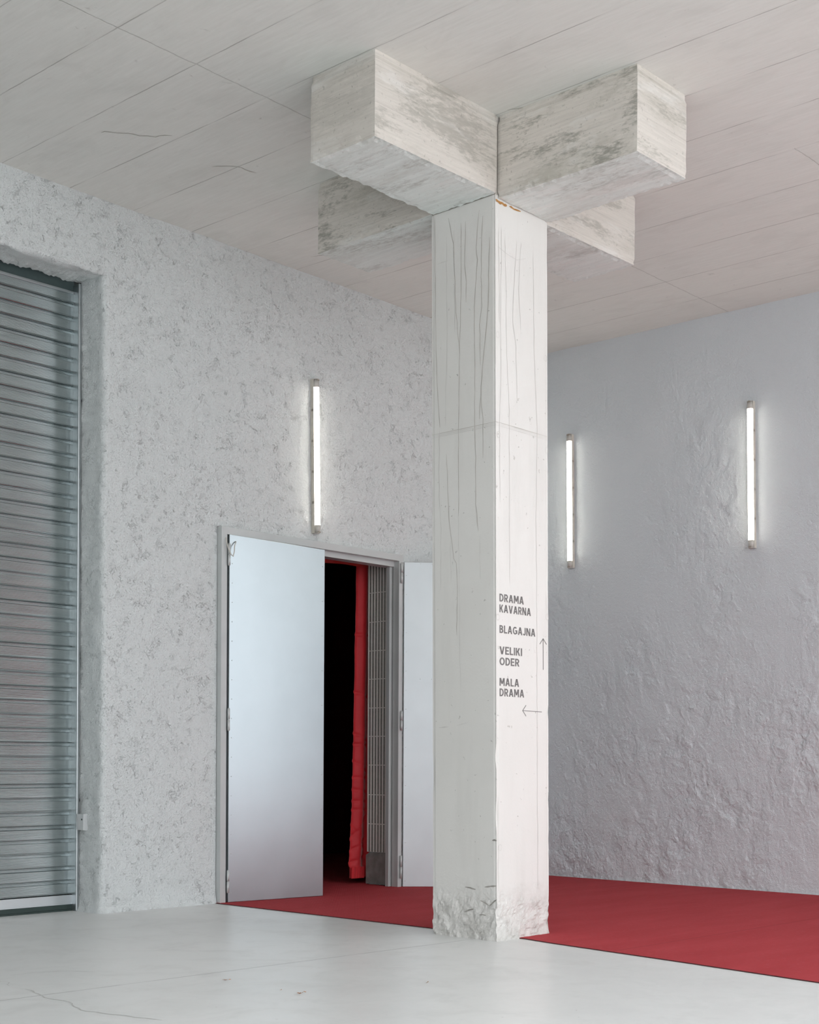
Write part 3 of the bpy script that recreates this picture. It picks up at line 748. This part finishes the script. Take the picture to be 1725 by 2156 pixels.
# brick lining of the doorway
jl = empty('brick_jamb', (2.09, 2.75, 0)); tag(jl, 'ribbed grey brick jamb on a grey block, inside the open doorway', 'jamb')
rows = [.262, .489, .724, .963, 1.194, 1.423, 1.655, 1.883, 2.115, 2.350, 2.60]
bm = BM(); box(bm, .012, .12, 0, .272, .262, 2.60); obj('mortar', bm, M_MOR_LIT, jl)
for a, b in zip(rows, rows[1:]):
    bm = BM(); box(bm, .008, .1, .004, .27, a+.004, b-.004)
    for k in range(8):
        y0 = .008+k*.0325; box(bm, .0, .012, y0+.0045, y0+.0275, a+.004, b-.003, bev=.0012)
    obj('brick', bm, M_BRK, jl)
# upright strips: daylight on the rib edges put into pale colour; cross joints are mortar
bm = BM()
for k in range(9):
    y0 = .004+k*.0325; box(bm, -.009, .02, y0-.002, y0+.0065, .264, 2.60)
for a in rows[1:-1]: box(bm, -.004, .02, .0, .27, a-.003, a+.002)
obj('pointing', bm, M_MOR_LIT, jl)
bm = BM(); box(bm, -.006, .12, -.0, .285, .006, .236); hexa(bm, [(-.006, 0, .236), (.12, 0, .236), (.12, .285, .236), (-.006, .285, .236), (.004, .004, .262), (.12, .004, .262), (.12, .25, .262), (.004, .25, .262)]); obj('block', bm, M_BLK, jl)

# red curtain hanging just inside
cu = empty('red_curtain', (2.08, 3.12, .05)); tag(cu, 'bright red satin curtain hanging at the open edge of the dark doorway', 'curtain')
bm = BM()
edge = [(.05, 1.966), (.35, 1.985), (.62, 2.000), (1.31, 2.017), (2.155, 2.033), (2.60, 2.041)]
def edge_x(z):
    for (a, xa), (b, xb) in zip(edge, edge[1:]):
        if z <= b: return xa+(xb-xa)*(z-a)/(b-a)
    return edge[-1][1]
def cur(t, z):
    x = edge_x(z)+t*.62
    y = 3.12 + .028*math.cos(t*19+.3) - .03*math.exp(-t*30)
    crease = sum(.012*math.exp(-((z-zc-sl*(x-2.05))/.012)**2) for zc, sl in ((2.02, .02), (1.55, -.2), (1.21, -.3), (1.13, -.03), (.98, -.45), (.86, -.02), (.76, -.1), (.67, -.02), (.60, 0), (.42, .9), (.42, -1.1), (.30, .5), (.19, .25)))
    y += crease*(.6+.4*math.sin(t*30)) + .006*wob((x, 0, z), 6, 3)
    if z < .14: y -= .012
    return (x-2.08, y-3.12, z-.05)
grid(bm, cur, lin(0, 1, 70), lin(.05, 2.66, 300))
obj('drape', bm, M_CUR, cu, smooth=True)
bm = BM(); grid(bm, lambda t, z: (edge_x(z)+t-2.08, 3.083-3.12+.004*math.sin(t*160), z-.05), lin(0, .145, 12), [.048, .09, .14]); obj('hem', bm, M_CUR, cu, smooth=True)
pe = empty('red_pelmet', (1.6, 3.052, 2.592)); tag(pe, 'dark red cloth pelmet along the top of the doorway', 'pelmet')
bm = BM(); grid(bm, lambda x, z: (x-1.6, .0+.008*math.sin(x*11)+.004*math.sin(x*31+z*9), z-2.6+(.012*math.sin(x*7+1) if z < 2.58 else 0)), lin(.2, 2.5, 120), lin(2.56, 2.72, 6)); obj('cloth', bm, M_PEL, pe, smooth=True)

# ------------------------------------------------------------------ tube lamps
def tube_lamp(name, loc, length, tilt, rz, label):
    """local frame: wall plane at y=0, lamp in front of it at -y"""
    t = empty(name, loc); t.rotation_euler = (0, tilt, rz) if rz == 0 else (0, 0, 0)
    t.matrix_world = Matrix.Translation(loc)@Matrix.Rotation(rz, 4, 'Z')@Matrix.Rotation(tilt, 4, 'Y')
    tag(t, label, 'lamp', 'vertical tube lamps on the rough walls')
    h = length/2
    bm = BM(); box(bm, -.024, .024, -.016, .0, -h, h, bev=.004); box(bm, -.0255, -.0235, -.034, .0, -h, h); box(bm, .0235, .0255, -.034, .0, -h, h); obj('back_channel', bm, M_HOU, t)  # side lips added to keep the tube's glow off the wall
    bm = BM(); tube(bm, (0, -.036, -h+.058), (0, -.036, h-.058), .0225, 24); obj('glowing_tube', bm, M_TUBE, t)
    for s in (-1, 1):
        bm = BM(); tube(bm, (0, -.036, s*(h-.060)), (0, -.036, s*(h-.006)), .0232, 20, .0215)
        tube(bm, (0, -.036, s*(h-.004)), (0, -.036, s*(h+.003)), .024, 20, .017); box(bm, -.020, .020, -.036, -.005, min(s*(h-.055), s*h), max(s*(h-.055), s*h)); e = obj('end_cap', bm, M_CAP, t)
        bm = BM(); box(bm, -.011, .011, -.061, -.052, min(s*(h-.012), s*(h-.003)), max(s*(h-.012), s*(h-.003))); obj('slot', bm, M_CLIP, e)
    for k in (-.3, -.1, .1, .3):
        for s in (-1, 1):
            bm = BM(); box(bm, s*.0215-.004, s*.0215+.004, -.03, -.008, k*length-.010, k*length+.010, bev=.0015); obj('clip', bm, M_CLIP, t)
    return t
tube_lamp('tube_lamp', Vector((1.148, 2.682, 3.252)), 1.138, math.radians(-1.0), 0, 'lit tube lamp alone on the plaster above the metal double doors')
tube_lamp('tube_lamp', Vector((3.828, 2.278, 3.240)), 1.151, math.radians(-.8), -math.pi/2, 'lit tube lamp on the flaky wall, close beside the concrete column')
tube_lamp('tube_lamp', Vector((3.828, .5415, 3.237)), 1.144, math.radians(-.9), -math.pi/2, 'lit tube lamp on the flaky wall, farthest from the doors')

tube_lamp('tube_lamp', Vector((3.828, -1.20, 3.237)), 1.144, math.radians(-.9), -math.pi/2, 'lit tube lamp on the flaky wall, over the middle of the carpet edge')
tube_lamp('tube_lamp', Vector((3.828, -2.94, 3.237)), 1.144, math.radians(-.9), -math.pi/2, 'lit tube lamp on the flaky wall, nearest the open side of the hall')

# ------------------------------------------------------------------ dry leaves on the floor
def dry_leaf(loc, size, rz, curl, label):
    bm = BM(); out = [(-1, 0), (-.7, .28), (-.55, .22), (-.2, .5), (.0, .36), (.3, .42), (.45, .2), (.75, .18), (1, 0), (.7, -.16), (.5, -.3), (.2, -.3), (.0, -.46), (-.35, -.34), (-.6, -.3)]
    def z(a, b): return .003+curl*(b*b*1.2+.5*a*a)*size
    c = bm.verts.new((0, 0, z(0, 0))); V = [bm.verts.new((a*size, b*size, z(a, b))) for a, b in out]
    for i in range(len(V)): bm.faces.new((c, V[i], V[(i+1) % len(V)]))
    bmesh.ops.solidify(bm, geom=list(bm.faces), thickness=.0012)
    t = empty('dry_leaf', loc, rz); tag(t, label, 'leaf', 'dry leaves on the concrete floor')
    obj('blade', bm, M_LEAF, t)
    bm = BM(); tube(bm, (size*.95, 0, z(1, 0)), (size*1.5, .1*size, .004+curl*size*.3), .0015, 6); obj('stalk', bm, M_LEAF, t)
dry_leaf((-1.943, -.041, 0), .016, math.radians(-45), .5, 'small curled orange leaf on the floor just below the long floor joint')
dry_leaf((-1.965, -.557, 0), .019, math.radians(-30), 1.0, 'larger crumpled brown leaf out on the bare concrete floor')
dry_leaf((-1.955, -.425, 0), .007, math.radians(20), .3, 'tiny pale leaf scrap on the floor close to the crumpled brown leaf')
dry_leaf((-1.352, -.735, 0), .009, math.radians(10), .3, 'tiny yellowish leaf scrap on the floor in front of the column')
